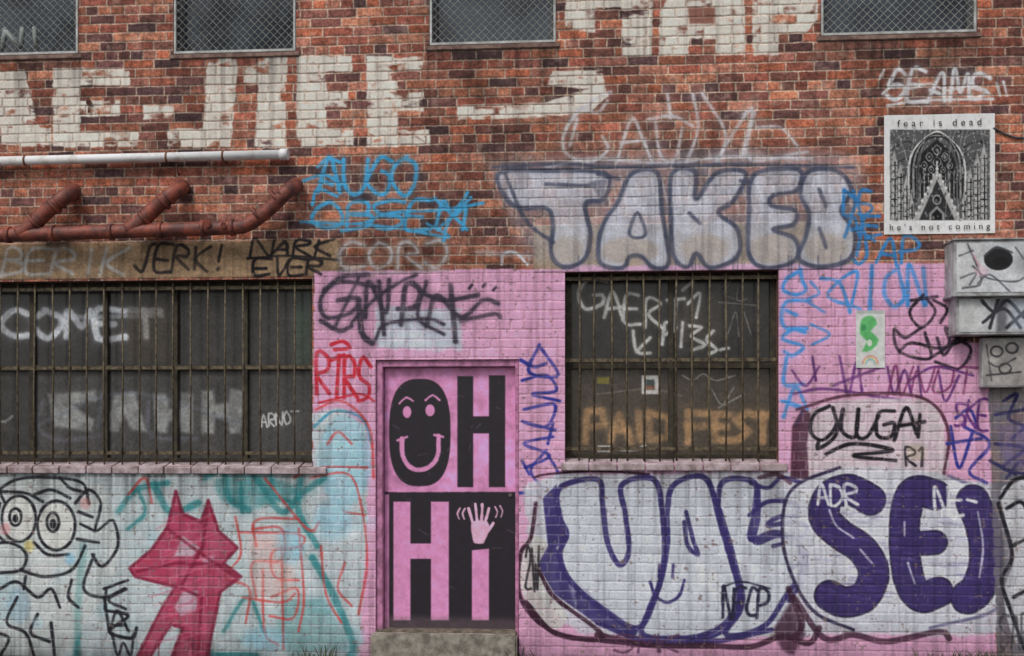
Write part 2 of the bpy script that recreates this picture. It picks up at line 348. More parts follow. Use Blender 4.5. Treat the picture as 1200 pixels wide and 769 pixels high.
cv.tag("RTRS",372,414,436,462,4.6,RD,rise=8,jit=.8); cv.st([(388,404),(402,400),(410,408),(392,410)],4,RD); cv.st([(374,472),(420,462),(438,470)],3,RD)
cv.obj('graffiti_tag'); NV=(50,56,140)
for p in [[(632,404),(620,436),(654,440),(634,408)],[(612,446),(640,440),(652,458),(624,462),(656,470)],[(614,480),(650,474),(640,500),(612,494),(650,504)],[(648,512),(614,520),(644,534),(616,548)],[(620,556),(612,540)],[(640,528),(622,552),(640,572),(654,556),(640,530)],[(608,578),(630,576)],[(648,496),(642,520)],[(610,422),(626,430),(640,426)]]:
    cv.st(p,3.8,NV)
# ================= LEFT MURAL
cv.wall()
for i in range(70):
    x=cv.rz.random()*430; y=566+cv.rz.random()*200
    cv.ell(x,y,5+cv.rz.random()*16,4+cv.rz.random()*10,[(210,216,216),(144,196,208),(182,168,174),(154,184,186),(200,208,210)][i%5],a=.4,soft=6)
cv.obj('graffiti_mural')
TE=(50,128,132); RE=(194,70,68); CR=(170,50,80)
cv.ell(404,540,32,54,(146,192,208),a=.8,soft=4); cv.st([(368,500),(392,482),(424,490),(436,520)],3.4,(60,140,170),a=.9)
cv.fill([(254,562),(300,556),(350,575),(300,596),(262,588)],TE,a=.6,soft=4,smooth=True)
cv.fill([(336,700),(380,700),(412,760),(340,770),(320,740)],(80,146,148),a=.5,soft=6)
for p,w_ in [([(240,560),(262,552),(268,584),(292,598)],7),([(300,560),(330,600),(352,580),(380,560)],7),([(180,568),(200,600),(232,590)],8),([(366,654),(392,700),(414,756),(410,769)],8),([(138,600),(160,574),(196,566)],6),([(262,740),(290,700),(310,742)],4),([(98,640),(92,700),(90,769)],8),([(352,560),(350,600),(372,640)],7),([(215,740),(240,765),(300,768)],7),([(282,566),(284,600)],5),([(318,556),(320,580),(340,588)],5),([(160,570),(170,600),(150,620)],4)]:
    cv.st(p,w_,TE,a=.85,soft=1.8,mist=2.5)
for p in [[(296,620),(330,620),(330,656),(296,660),(300,700)],[(350,620),(356,700),(350,740)],[(276,606),(282,650),(264,676),(292,690),(288,730)],[(370,480),(400,470),(432,500),(438,560)],[(364,560),(408,556),(424,596),(430,660),(420,720)],[(310,560),(360,620),(374,612)],[(404,600),(428,604)],[(318,700),(348,690),(344,724),(316,722)],[(376,640),(382,696),(400,730)],[(150,580),(170,560),(178,590)],[(344,560),(376,548),(430,548)],[(280,624),(350,626),(352,640),(320,646),(322,676),(350,680)],[(300,640),(300,610),(350,608)],[(284,700),(330,706),(346,696)],[(330,640),(332,760)],[(308,668),(310,740),(326,756)],[(404,660),(396,690),(412,710)],[(384,520),(396,506),(412,520)]]:
    cv.st(p,3.0,RE,a=.85,soft=1.2)
cv.rect(292,630,344,700,(216,156,146),a=.45,soft=8)
for c in [(0,700,22,30),(340,640,16,22),(390,610,22,24),(310,750,26,14)]: cv.ell(*c,(128,192,214),a=.55,soft=7)
cv.ell(22,710,14,22,(110,170,208),a=.7,soft=4)
Canvas.fade=.12
cv.obj('graffiti_throwup')
D_=(124,34,58)
STAR=[(206,576),(214,602),(236,612),(244,586),(256,622),(278,642),(262,660),(282,676),(258,694),(252,724),(242,774),(200,774),(214,736),(200,732),(172,776),(158,776),(190,712),(206,688),(158,676),(152,666),(178,644),(196,618)]
cv.fill(STAR,CR,a=.9,soft=1.4); cv.st(STAR,4,D_,closed=True,smooth=False,a=.9)
cv.fill([(214,628),(234,642),(226,652),(204,652)],(190,180,190),a=.85,soft=1.5)
cv.fill([(236,654),(252,650),(250,662),(238,664)],(190,150,170),a=.8,soft=1.5)
cv.fill([(214,694),(232,692),(230,716),(212,722),(204,712)],(190,176,188),a=.85,soft=1.5)
for p in [[(196,620),(240,652),(276,676)],[(244,588),(238,640),(214,684)],[(214,690),(236,700),(232,770)],[(160,670),(206,660),(262,662)]]: cv.st(p,4,D_,a=.85,smooth=False,soft=1.3)
for i in range(34):
    y=600+i*5; x=176+cv.rz.random()*50; cv.st([(x,y+10),(x+18+cv.rz.random()*26,y)],2.2,(206,106,134),a=.45,soft=1.2)
for i in range(5):
    x=166+i*20; cv.st([(x,755),(x,775)],1.6,D_,a=.7,smooth=False)
cv.obj('graffiti_character'); LK=(32,32,38)
cv.fill([(-60,570),(10,562),(100,562),(130,590),(138,660),(120,700),(96,740),(60,775),(-60,790)],(192,196,192),a=.6,soft=4,smooth=True)
cv.ell(22,608,20,26,(210,210,204),a=.9);cv.ell(64,616,22,28,(210,210,204),a=.9)
for (cx,cy,r1,r2) in [(22,608,20,27),(66,616,22,29),(18,606,7,10),(62,612,7,11)]:
    cv.st([(cx+r1*math.cos(t),cy+r2*math.sin(t)) for t in np.linspace(0,6.28,13)[:-1]],3.6,LK,closed=True)
cv.ell(18,608,3.5,5,LK);cv.ell(62,614,4,6,LK)
for p in [[(-10,580),(20,562),(60,560),(96,566),(104,590)],[(-20,640),(10,636),(30,648),(24,668),(-10,672)],[(24,668),(52,676),(84,668),(100,640)],[(88,590),(104,574),(118,590),(112,622),(132,610),(138,640),(120,664),(108,650)],[(0,690),(20,682),(44,700),(60,690),(70,712)],[(110,650),(98,690),(122,700),(146,690)],[(122,700),(128,740)],[(122,690),(150,680)],[(126,716),(150,722),(128,740),(154,748),(160,736)],
 [(20,700),(8,730),(30,742),(40,769)],[(44,720),(36,742),(58,752)],[(60,730),(64,769)],[(-10,740),(10,748),(0,769)],[(92,600),(108,606)],[(94,614),(110,622)],[(90,632),(116,636)],[(-5,568),(6,590)],[(40,580),(60,574),(82,584)],[(0,590),(-6,620),(4,634)],[(40,636),(56,650),(80,650)],[(70,560),(82,572),(96,576)],[(84,680),(80,700),(92,712)],[(30,676),(28,690)],[(0,576),(30,578),(50,588)]]:
    cv.st(p,3.8,LK,a=.97)
for k,(x,y) in enumerate([(124,690),(128,716),(132,744)]): cv.tag("KAW"[k],x,y,x+28,y+24,3.4,LK,a=.9,jit=.8)
for c in [(6,620,(210,120,130)),(34,640,(220,190,90)),(82,655,(120,180,210)),(44,730,(170,200,210)),(100,590,(200,130,130))]: cv.ell(c[0],c[1],6,7,c[2],a=.6,soft=3)
cv.wall()
# ================= UAL throw-up
GW=(188,191,198)
cv.fill([(612,570),(660,556),(912,553),(1170,566),(1178,742),(1100,746),(1000,744),(900,746),(760,748),(680,742),(630,700)],GW,rag=4,soft=3,gr=.24)
cv.obj('graffiti_throwup'); PV=(56,48,102); MR=(60,34,50)
cv.fill([(640,572),(700,560),(760,562),(850,560),(905,563),(940,590),(948,640),(925,690),(900,738),(850,748),(800,750),(745,748),(700,730),(655,695),(632,655)],(188,192,200),a=.9,soft=2,smooth=True)
cv.fill([(630,628),(612,640),(609,680),(622,716),(652,738),(664,720),(640,690),(650,650)],(196,194,190),a=.9,smooth=True)
for p,w_ in [([(628,590),(622,630),(610,650),(610,700),(640,736),(690,750),(704,742),(650,700),(632,670)],5),([(626,560),(640,556),(700,552),(760,556)],3)]:
    cv.st(p,w_,MR)
cv.fill([(636,584),(652,568),(656,612),(664,630),(652,642),(668,676),(716,714),(748,740),(742,750),(700,732),(650,696),(630,662),(642,640)],PV,a=.96,soft=1.2)
U_=[(656,572),(700,562),(706,590),(712,636),(726,662),(737,646),(733,604),(729,568),(766,562),(776,600),(778,656),(766,706),(746,736),(704,712),(668,680),(656,650),(664,626),(656,606)]
AA=[(790,568),(826,560),(842,604),(858,660),(866,700),(852,728),(830,742),(800,748),(754,744),(760,716),(774,682),(782,640),(782,600)]
LL=[(848,564),(884,566),(884,600),(880,632),(908,624),(934,636),(940,668),(920,700),(898,732),(868,744),(850,742),(866,716),(866,690),(852,640),(842,600)]
for s_ in (U_,AA,LL): cv.fill(s_,(194,198,206),a=.92,smooth=True,soft=1.5)
for i in range(40):
    x=660+cv.rz.random()*240;y=575+cv.rz.random()*120; cv.st([(x,y),(x+6,y+22)],4,(212,215,220),a=.35,soft=2.5)
for s_ in (U_,AA,LL): cv.st(s_,6.5,PV,closed=True,a=.98)
for s_ in (AA,LL): cv.st([(x+5,y+4) for x,y in s_[1:8]],5,PV,a=.95)
for p,w_ in [([(804,600),(812,632),(818,650),(806,640),(802,612)],5),
 ([(878,604),(900,588),(930,590),(936,604),(912,606),(900,616),(930,612),(948,620),(930,634)],5.5),([(906,640),(930,636),(946,650),(926,668)],5),([(880,566),(900,572),(916,560),(940,566)],5),([(700,730),(760,752),(830,752),(862,748),(904,738)],6)]:
    cv.st(p,w_,PV,a=.97,soft=1)
cv.st([(773,662),(772,676)],3.6,PV);cv.st([(789,662),(788,676)],3.6,PV); cv.st([(762,682),(768,698),(782,706),(796,698),(802,680)],3.6,PV)
cv.tag("NFCP",846,690,902,724,4,(40,38,60),jit=.6,slant=.08); cv.st([(846,688),(870,682),(902,690)],2.5,(40,38,60))
cv.tag("2W",616,642,632,690,3,(50,46,50))
cv.st([(700,744),(760,756),(830,757),(880,758),(916,746),(948,754),(960,736)],7,MR,a=.9)
cv.st([(616,706),(650,742),(700,750),(760,756)],6,MR)
cv.fill([(906,738),(930,700),(944,744),(930,768),(916,762)],MR,a=.85,soft=3)
cv.obj('graffiti_tag'); cv.tag("SMK",720,744,800,764,3,(90,56,84),a=.8)
# ================= OLLG bubble
cv.obj('graffiti_tag')
cv.fill([(944,560),(938,500),(955,478),(1000,468),(1070,468),(1100,482),(1108,520),(1104,556),(1030,560)],(196,188,190),a=.9,smooth=True,soft=2,rag=2)
cv.fill([(926,560),(928,500),(940,478),(950,484),(946,520),(948,562)],(70,38,54),a=.93,soft=1.6)
cv.st([(890,560),(910,556),(926,566)],5,(74,42,56),a=.8)
cv.st([(934,480),(990,464),(1060,462),(1096,476),(1112,510),(1106,556)],4,(84,50,64))
for p in [[(972,476),(954,486),(950,506),(964,516),(980,498),(976,478)],[(960,516),(958,526),(978,512),(988,480),(986,504),(1002,512),(1006,480)],[(1006,480),(1004,510),(1016,512),(1030,488)],[(1048,482),(1030,484),(1028,510),(1044,512),(1048,496),(1036,498)],[(1048,516),(1062,478),(1074,508)],[(1050,500),(1084,494)],[(1078,486),(1076,512)],[(968,532),(1000,520),(1046,528),(1000,534),(1050,540)]]:
    cv.st(p,4.4,(28,26,32))
cv.tag("R1",1062,524,1090,546,3.2,(40,34,44)); cv.ell(1074,530,12,10,(190,180,110),a=.25,soft=4)
# ================= SEI throw-up
cv.obj('graffiti_throwup'); P2=(60,48,100)
BUB=[(938,566),(984,548),(1060,550),(1112,558),(1154,578),(1180,620),(1184,680),(1164,716),(1090,736),(1000,738),(958,720),(934,688),(918,640),(920,590)]
cv.fill(BUB,(194,196,204),a=.95,smooth=True,soft=2)
cv.st(BUB[-5:]+BUB[:2],4,(50,42,70)); cv.st(BUB[3:9],4,(90,86,120),a=.8)
cap=[([(1020,586),(996,574),(972,582),(966,606),(984,626),(1010,644),(1024,670),(1014,698),(990,706),(972,698)],33),([(1096,580),(1072,576),(1062,598),(1060,640),(1066,682),(1080,700),(1100,694)],33),([(1066,638),(1096,636)],26),([(1140,588),(1152,618),(1156,656),(1146,690),(1134,700)],37)]
for p,w_ in cap: cv.st(p,w_+9,(206,206,214),soft=1.4,a=.95)
for p,w_ in cap: cv.st(p,w_+4,(34,28,52),soft=1.2)
for p,w_ in cap: cv.st(p,w_,P2,soft=1.5)
for i in range(100):
    x=955+cv.rz.random()*205;y=575+cv.rz.random()*128; cv.st([(x,y),(x+8+cv.rz.random()*14,y+1)],2.0,(104,92,150),a=.33,soft=1.3)
for p in [[(972,598),(980,616),(1000,630)],[(1008,644),(1022,660)],[(1060,612),(1060,628)],[(1064,660),(1072,684)],[(1146,600),(1152,640),(1148,676)]]: cv.st(p,2.6,(196,194,210),a=.85)
cv.tag("ADR",958,568,1008,592,3.8,(210,212,218),jit=.4,slant=-.08); cv.tag("NE-",1096,570,1150,604,3.8,(210,212,218),jit=.5)
cv.st([(930,700),(966,748),(1000,744),(1040,752),(1100,740),(1112,748)],7,MR,a=.85); cv.st([(924,690),(940,730),(930,748)],7,MR,a=.85)
Canvas.fade=.2
cv.obj('graffiti_tag')
for p in [[(1114,500),(1124,548),(1140,506)],[(1130,500),(1160,520),(1136,552),(1156,566)],[(1110,520),(1150,514)],[(1120,490),(1136,480),(1146,500)]]: cv.st(p,3.8,(46,50,132))
cv.obj('graffiti_tag'); cv.tag("SKE",1118,470,1160,502,3.4,(90,46,112),slant=.1,jit=.9)
# ================= far right strip
cv.wall()
cv.fill([(1158,450),(1340,450),(1340,820),(1170,820)],(104,100,108),rag=2,soft=1.2,gr=.4)
cv.fill([(1160,392),(1340,392),(1340,470),(1160,470)],(128,122,120),rag=3,soft=2)
cv.obj('graffiti_character')
cv.fill([(1172,580),(1190,566),(1240,560),(1260,700),(1200,760),(1176,700),(1188,650)],(192,194,198),a=.95,smooth=True)
for p in [[(1172,584),(1190,562),(1220,560)],[(1170,590),(1186,650),(1174,680),(1186,720),(1200,760)],[(1180,596),(1196,588),(1206,600)],[(1186,640),(1206,630)],[(1188,700),(1206,690)]]: cv.st(p,4.5,(30,30,36))
cv.obj('graffiti_tag')
for p in [[(1176,470),(1192,462),(1182,490),(1200,500),(1186,514)],[(1166,520),(1200,526),(1176,548),(1204,556)],[(1160,540),(1190,556)],[(1166,486),(1200,480)],[(1180,560),(1196,540),(1206,552)]]: cv.st(p,4,(44,42,80))
cv.fill([(1168,500),(1210,496),(1210,552),(1176,548)],(110,96,140),a=.5,soft=4)
cv.tag("SAR",1172,720,1210,760,3,(60,58,64),a=.8)
cv.wall()
Canvas.fade=0
# ---- weathering
top=sm(.45,.8,streak)
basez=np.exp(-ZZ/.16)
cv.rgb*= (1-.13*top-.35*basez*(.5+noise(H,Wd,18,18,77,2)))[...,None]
chip=noise(H,Wd,5,6,91,3); pm=sm(.735,.78,chip)*(PY>312)
cv.rgb=cv.rgb*(1-pm[...,None]*.7)+np.array((120,102,98.))*pm[...,None]*.7
cv.rgb*=(1+(h2-.5)*.07+fine*.09)[...,None]
def grime(x0,x1,y,ln,a):
    m=(PX>x0)&(PX<x1)&(PY>y)
    g=a*np.exp(-np.clip(PY-y,0,900)/ln)*(.3+streak*1.1)
    cv.rgb[m]*=(1-np.clip(g,0,.8))[m][...,None]
grime(-200,372,552,26,.35); grime(655,918,552,26,.35); grime(-200,95,66,22,.35); grime(200,350,62,22,.35); grime(500,655,53,22,.35); grime(958,1148,40,22,.35)
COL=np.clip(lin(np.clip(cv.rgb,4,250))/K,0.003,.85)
# ---------------------------------------------------------------- openings
ops={'u1':R(-60,-130,92,65),'u2':R(203,-130,347,62),'u3':R(503,-130,652,52),'u4':R(962,-130,1145,40),'winR':R(662,318,912,542)}
ops['winL']=(W(-45,440).x,W(366,440).x,W(366,547).z,W(366,327).z)
_d=R(440,421,608,764); ops['door']=(_d[0],_d[1],0.0,_d[3])
utop=6.1
for k in ('u1','u2','u3','u4'):
    o=ops[k]; ops[k]=(o[0],o[1],o[2],utop)
mask=np.ones((H-1,Wd-1),bool)
xc=xs[:-1]+ST/2; zc=zs[:-1]-ST/2
def snap(o):
    x0=x_lo+round((o[0]-x_lo)/ST)*ST; x1=x_lo+round((o[1]-x_lo)/ST)*ST
    return (x0,x1,round(o[2]/ST)*ST,round(o[3]/ST)*ST)
for k in ops:
    ops[k]=o=snap(ops[k])
    mask&=~(((xc>o[0])&(xc<o[1]))[None,:]&((zc>o[2])&(zc<o[3]))[:,None])
POS=np.stack([XX,recess,ZZ],-1)
M_wall=mat_attr('brick_and_paint',rough=.88,bump=.35,scale=160,spec=.25,var=.2)
bld=empty('brick_building')
idf=cv.ids[:-1,:-1]
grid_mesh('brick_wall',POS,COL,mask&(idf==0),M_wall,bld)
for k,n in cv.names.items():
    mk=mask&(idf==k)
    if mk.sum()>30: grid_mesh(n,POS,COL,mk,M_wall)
M_rev=mat_plain('reveal_brick',(116,82,72),(88,64,58),rough=.9,scale=20)
M_revp=mat_plain('reveal_pink',(184,134,160),(140,98,116),rough=.8,scale=12)
def reveal(n,o,dep,mat):
    x0,x1,z0,z1=o; y0=.0; v=[(x0,y0,z0),(x1,y0,z0),(x1,y0,z1),(x0,y0,z1),(x0,dep,z0),(x1,dep,z0),(x1,dep,z1),(x0,dep,z1)]
    f=[(0,1,5,4),(1,2,6,5),(2,3,7,6),(3,0,4,7)]
    me=bpy.data.meshes.new(n); me.from_pydata(v,[],f); me.materials.append(mat); link(bpy.data.objects.new(n,me),bld)
for k,o in ops.items(): reveal('reveal_'+k,o,.3,M_revp if k in('door',) else M_rev)
def pane(name,x0,y0,x1,y1,Y,base,painter,mat,step=.005,parent=None,bend=0):
    X0,X1=W(x0,(y0+y1)/2,Y).x,W(x1,(y0+y1)/2,Y).x; Z0=W((x0+x1)/2,y1,Y).z; Z1=W((x0+x1)/2,y0,Y).z
    nx=max(4,int((X1-X0)/step)); nz=max(4,int((Z1-Z0)/step))
    X,Z=np.meshgrid(np.linspace(X0,X1,nx),np.linspace(Z1,Z0,nz)); px,py=proj(X,Y,Z)
    c=Canvas(px,py,base); n=noise(nz,nx,40,40,int(abs(x0))+5,4)-.5
    c.rgb*=(1+n*.5)[...,None]
    painter(c)
    c.rgb*=(1+(noise(nz,nx,12,12,int(abs(x1)),3)-.5)*.2)[...,None]
    YY=np.full_like(X,Y)
    if bend: YY=Y+(noise(nz,nx,nz/3,nx/3,8,2)-.5)*bend
    C=np.clip(lin(np.clip(c.rgb,3,250))/K,.003,.85)
    return grid_mesh(name,np.stack([X,YY,Z],-1),C,np.ones((nz-1,nx-1),bool),mat,parent)
M_pane=mat_attr('dusty_painted_glass',rough=.22,bump=.05,scale=40,spec=.5,var=.3)
M_bar=mat_plain('rusty_bar_paint',(100,90,68),(56,46,38),rough=.7,scale=30)
M_frame=mat_plain('old_window_timber',(66,60,46),(44,38,32),rough=.75,scale=18)
def pl(c):
    c.rect(-60,326,130,430,(44,42,42),a=.8,soft=5); c.rect(130,326,370,430,(54,52,50),a=.7,soft=5)
    c.rect(-60,434,370,560,(78,77,76),a=.6,soft=4); c.rect(-60,434,40,560,(44,42,40),a=.5,soft=3)
    Canvas.fade=.35
    c.tag("COMET",4,364,190,396,7,(194,198,204),slant=-.05,jit=.5,mist=3.5,a=.95,soft=1.8); c.st([(80,372),(190,370)],5,(180,186,192),a=.7,soft=2)
    for q in [[(56,462),(112,458),(112,470),(84,474),(110,492),(108,506),(64,500)],[(122,506),(134,462),(158,460),(172,506),(154,504),(146,486),(138,506)],[(180,462),(196,462),(198,480),(210,478),(212,460),(226,462),(226,508),(212,506),(208,492),(198,494),(196,508),(182,506)],[(236,458),(250,458),(252,474),(268,472),(270,456),(286,458),(282,508),(270,508),(266,490),(252,490),(250,508),(236,508)]]:
        c.fill(q,(164,166,164),a=.75,soft=3,smooth=False)
    c.st([(40,500),(130,462),(200,470),(290,500)],5,(120,126,140),a=.4,soft=2.5)
    for p in [[(50,470),(44,500),(70,516),(116,510)],[(120,460),(116,500)],[(174,470),(178,510),(230,514)]]: c.st(p,5,(120,122,140),a=.4,soft=2.5)
    Canvas.fade=.2
    c.tag("ARNOT",306,486,350,500,2,(190,190,190),rise=-4,jit=.8); c.st([(-10,492),(6,494),(14,488)],3,(160,160,160),a=.6)
    c.rect(344,336,366,430,(60,92,72),a=.35,soft=8)
    c.rect(150,330,205,424,(64,54,44),a=.5,soft=2); Canvas.fade=0
pane('window_pane_left',-60,320,372,556,.17,(62,60,58),pl,M_pane,parent=bld)
def pr(c):
    c.rect(655,316,918,428,(46,44,42),a=.7,soft=4); c.rect(655,432,918,560,(84,75,65),a=.6,soft=3); c.rect(800,330,848,400,(70,64,58),a=.5,soft=2)
    Canvas.fade=.15
    c.st([(712,330),(690,328),(678,344),(686,362),(706,356),(706,346),(696,346)],4.2,(196,196,194),mist=2)
    for p in [[(708,372),(718,342),(730,376)],[(712,362),(728,360)],[(748,346),(734,346),(732,378),(750,380)],[(732,362),(746,362)],[(756,384),(758,350),(774,356),(760,368),(778,386)],[(782,352),(802,350)],[(792,352),(790,388)],[(806,356),(820,344),(816,372)],
              [(776,404),(780,378),(792,384),(780,392)],[(800,378),(798,406)],[(808,382),(822,384),(810,394),(826,404),(812,410)],[(836,388),(828,398),(840,410),(832,414)],[(762,396),(748,410)],[(800,340),(812,330)],[(742,388),(746,412),(762,414)]]:
        c.st(p,3.6,(194,194,190),mist=1.5,a=.95)
    c.st([(844,410),(854,408)],4,(190,190,190))
    for p in [[(846,336),(856,330),(848,344),(860,350)],[(866,332),(864,352),(876,350)],[(850,362),(852,392),(862,366),(866,394)],[(872,366),(880,392)],[(842,354),(886,358)]]: c.st(p,1.4,(126,122,118),a=.8,soft=.8)
    Canvas.fade=.4
    for p in [[(686,518),(688,482),(706,482),(708,498),(690,502)],[(716,516),(726,486),(740,518)],[(720,504),(736,504)],[(748,484),(750,516)],[(760,484),(762,516),(782,512),(784,490),(762,484)],[(806,484),(806,518)],[(806,484),(830,484)],[(806,500),(824,500)],[(856,486),(838,486),(838,516),(858,516)],[(838,500),(852,500)],[(876,484),(862,492),(878,506),(864,516)],[(882,486),(906,486)],[(894,486),(894,518)]]:
        c.st(p,8,(172,136,98),smooth=False,mist=4,a=.85,soft=2.4)
    Canvas.fade=0
    c.rect(752,440,772,462,(200,198,194)); c.rect(757,445,767,457,(70,80,80)); c.rect(757,452,767,457,(130,90,70)); c.rect(700,442,714,450,(150,140,60),a=.8)
    for p in [[(800,440),(812,446),(824,438),(838,446),(862,440)],[(834,456),(846,474),(860,454)],[(842,478),(872,462)]]: c.st(p,1.5,(140,136,128))
    c.st([(704,524),(740,528),(756,522)],3,(200,200,200),a=.7); c.rect(700,522,716,530,(190,188,184),a=.8)
    c.st([(700,462),(760,456),(800,464)],1.6,(140,130,120),a=.6)
pane('window_pane_right',655,312,920,552,.17,(62,58,54),pr,M_pane,parent=bld)
def wframe(n,o,mull,trans,y=.13):
    x0,x1,z0,z1=o; B=[(x0,x0+.045,y,y+.05,z0,z1),(x1-.045,x1,y,y+.05,z0,z1),(x0+.045,x1-.045,y+.002,y+.05,z1-.05,z1),(x0+.045,x1-.045,y+.002,y+.05,z0,z0+.06)]
    for t in trans: B.append((x0+.045,x1-.045,y+.004,y+.045,t-.022,t+.022))
    for m in mull: B.append((m-.02,m+.02,y+.006,y+.042,z0+.05,z1-.05))
    boxes(n,B,M_frame,.003,bld)
oL,oR=ops['winL'],ops['winR']
wframe('window_frame_left',oL,[W(p,440,.15).x for p in (38,124,206,288)],[W(200,431,.15).z])
wframe('window_frame_right',oR,[W(p,440,.15).x for p in (786,)],[W(786,429,.15).z])
def bars(n,o,pxs,zr):
    it=[];x0,x1,z0,z1=o
    for p in pxs:
        X=W(p,440,.05).x
        if X<x0+.02 or X>x1-.02: continue
        X+=random.uniform(-.005,.005); j=random.uniform(-.009,.009); it.append(([(X,.05,z0+.005),(X+j,.048,z0+(z1-z0)*random.uniform(.3,.7)),(X+random.uniform(-.004,.004),.05,z1-.005)],.0075))
    tubes(n,it,M_bar,8,bld)
    boxes(n+'_rails',[(x0+.002,x1-.002,.058,.068,z-.014,z+.014) for z in zr],M_bar,.002,bld)
bars('security_bars_left',oL,[-40+i*20.3 for i in range(21)],[W(200,338,.06).z,W(200,431,.06).z,W(200,531,.06).z])
bars('security_bars_right',oR,[678+i*19.2 for i in range(13)],[W(786,326,.06).z,W(786,422,.06).z,W(786,526,.06).z])
M_sill=mat_plain('painted_sill',(180,164,168),(116,100,98),rough=.85,scale=11,lo=.35,hi=.65)
def bricksill(n,o):
    x0,x1,z0,z1=o; V=[];Fc=[]; x=x0-.03
    while x<x1+.02:
        w=random.uniform(.2,.215) ; b=len(V); j=random.uniform(-.005,.005); k=random.uniform(-.003,.003)
        x0_,x1_=x,x+w
        y0=-.022+j; zt=z0-.006+k
        V+= [(x0_,y0,z0-.062),(x1_,y0,z0-.062),(x1_,.14,z0-.062),(x0_,.14,z0-.062),(x0_,y0,zt),(x1_,y0,zt),(x1_,.14,z0+.03+k),(x0_,.14,z0+.03+k)]
        Fc+=[tuple(b+i for i in f) for f in [(0,3,2,1),(4,5,6,7),(0,1,5,4),(1,2,6,5),(2,3,7,6),(3,0,4,7)]]
        x+=w+.008
    me=bpy.data.meshes.new(n); me.from_pydata(V,[],Fc); me.materials.append(M_sill)
    ob=link(bpy.data.objects.new(n,me),bld); bb=ob.modifiers.new('b','BEVEL'); bb.width=.008; bb.segments=2
bricksill('window_sill_left',oL); bricksill('window_sill_right',oR)
# ---------------------------------------------------------------- upper windows
M_glass=bpy.data.materials.new('window_glass'); M_glass.use_nodes=True
nt=M_glass.node_tree; g=nt.nodes['Principled BSDF']; g.inputs['Roughness'].default_value=.05; g.inputs['Specular IOR Level'].default_value=.5; g.inputs['IOR'].default_value=1.5
tc=nt.nodes.new('ShaderNodeTexCoord'); nn=nt.nodes.new('ShaderNodeTexNoise'); nn.inputs['Scale'].default_value=2.2; nn.inputs['Detail'].default_value=6; nt.links.new(tc.outputs['Object'],nn.inputs['Vector'])
cr=nt.nodes.new('ShaderNodeValToRGB'); cr.color_ramp.elements[0].position=.38; cr.color_ramp.elements[1].position=.66; cr.color_ramp.elements[0].color=alb((26,30,34)); cr.color_ramp.elements[1].color=alb((66,74,80)); nt.links.new(nn.outputs['Fac'],cr.inputs[0]); nt.links.new(cr.outputs[0],g.inputs['Base Color'])
M_grey=mat_plain('grey_window_paint',(176,178,176),(136,136,132),rough=.6,scale=10)
M_uf=mat_plain('upper_frame_timber',(88,90,92),(60,62,64),rough=.6,scale=10)
M_wire=mat_plain('galvanised_wire',(170,170,166),(132,130,124),rough=.5,scale=20,metal=.0)
for i,k in enumerate(('u1','u2','u3','u4')):
    x0,x1,z0,z1=ops[k]
    boxes('glass_'+k,[(x0+.03,x1-.03,.13,.14,z0+.03,z1-.03)],M_glass,0,bld)
    B=[(x0,x0+.05,.08,.15,z0,z1),(x1-.05,x1,.08,.15,z0,z1),(x0+.05,x1-.05,.082,.148,z0,z0+.055),(x0+.05,x1-.05,.082,.148,z1-.05,z1)]
    B.append((x0+.05,x1-.05,.085,.145,(z0+z1)/2-.02,(z0+z1)/2+.02))
    boxes('upper_window_frame_'+k,B,M_uf,.004,bld)
    B=[(x0+.004,x0+.022,.0,.02,z0+.004,z1),(x1-.022,x1-.004,.0,.02,z0+.004,z1),(x0+.022,x1-.022,.001,.019,z0+.004,z0+.024)]
    boxes('mesh_guard_frame_'+k,B,M_grey,.002,bld)
    it=[];s=.062;a0,a1,b0,b1=x0+.01,x1-.01,z0+.01,z1-.01
    n=int((a1-a0+b1-b0)/s)+2
    for j in range(-n,n):
        for sgn in (1,-1):
            c=j*s; pts=[]
            if sgn==1:
                xa=max(a0,a0+c); xb=min(a1,a0+c+(b1-b0))
                if xb-xa<.01: continue
                pts=[(xa,.008,b0+(xa-a0-c)),(xb,.008,b0+(xb-a0-c))]
            else:
                xa=max(a0,a0+c-(b1-b0)); xb=min(a1,a0+c)
                if xb-xa<.01: continue
                pts=[(xa,.012,b0+(a0+c-xa)),(xb,.012,b0+(a0+c-xb))]
            it.append((pts,.0018))
    tubes('chain_mesh_'+k,it,M_wire,4,bld,smooth=False)
    boxes('upper_sill_'+k,[(x0-.03,x1+.03,-.012,.1,z0-.04,z0-.003)],mat_plain('upper_sill_'+k,(130,108,98),(92,70,64),rough=.85,scale=14),.006,bld)
# stray white lettering on the first upper pane
u1=ops['u1']; cxw=W(20,30,.12)
tubes('pane_lettering',[([W(2,58,.125),W(6,34,.125)],.02),([W(4,34,.125),W(24,56,.125)],.02),([W(24,56,.125),W(26,32,.125)],.02),([W(40,32,.125),W(42,56,.125)],.02)],mat_plain('pane_white',(150,156,152),(120,128,126)),4,bld)
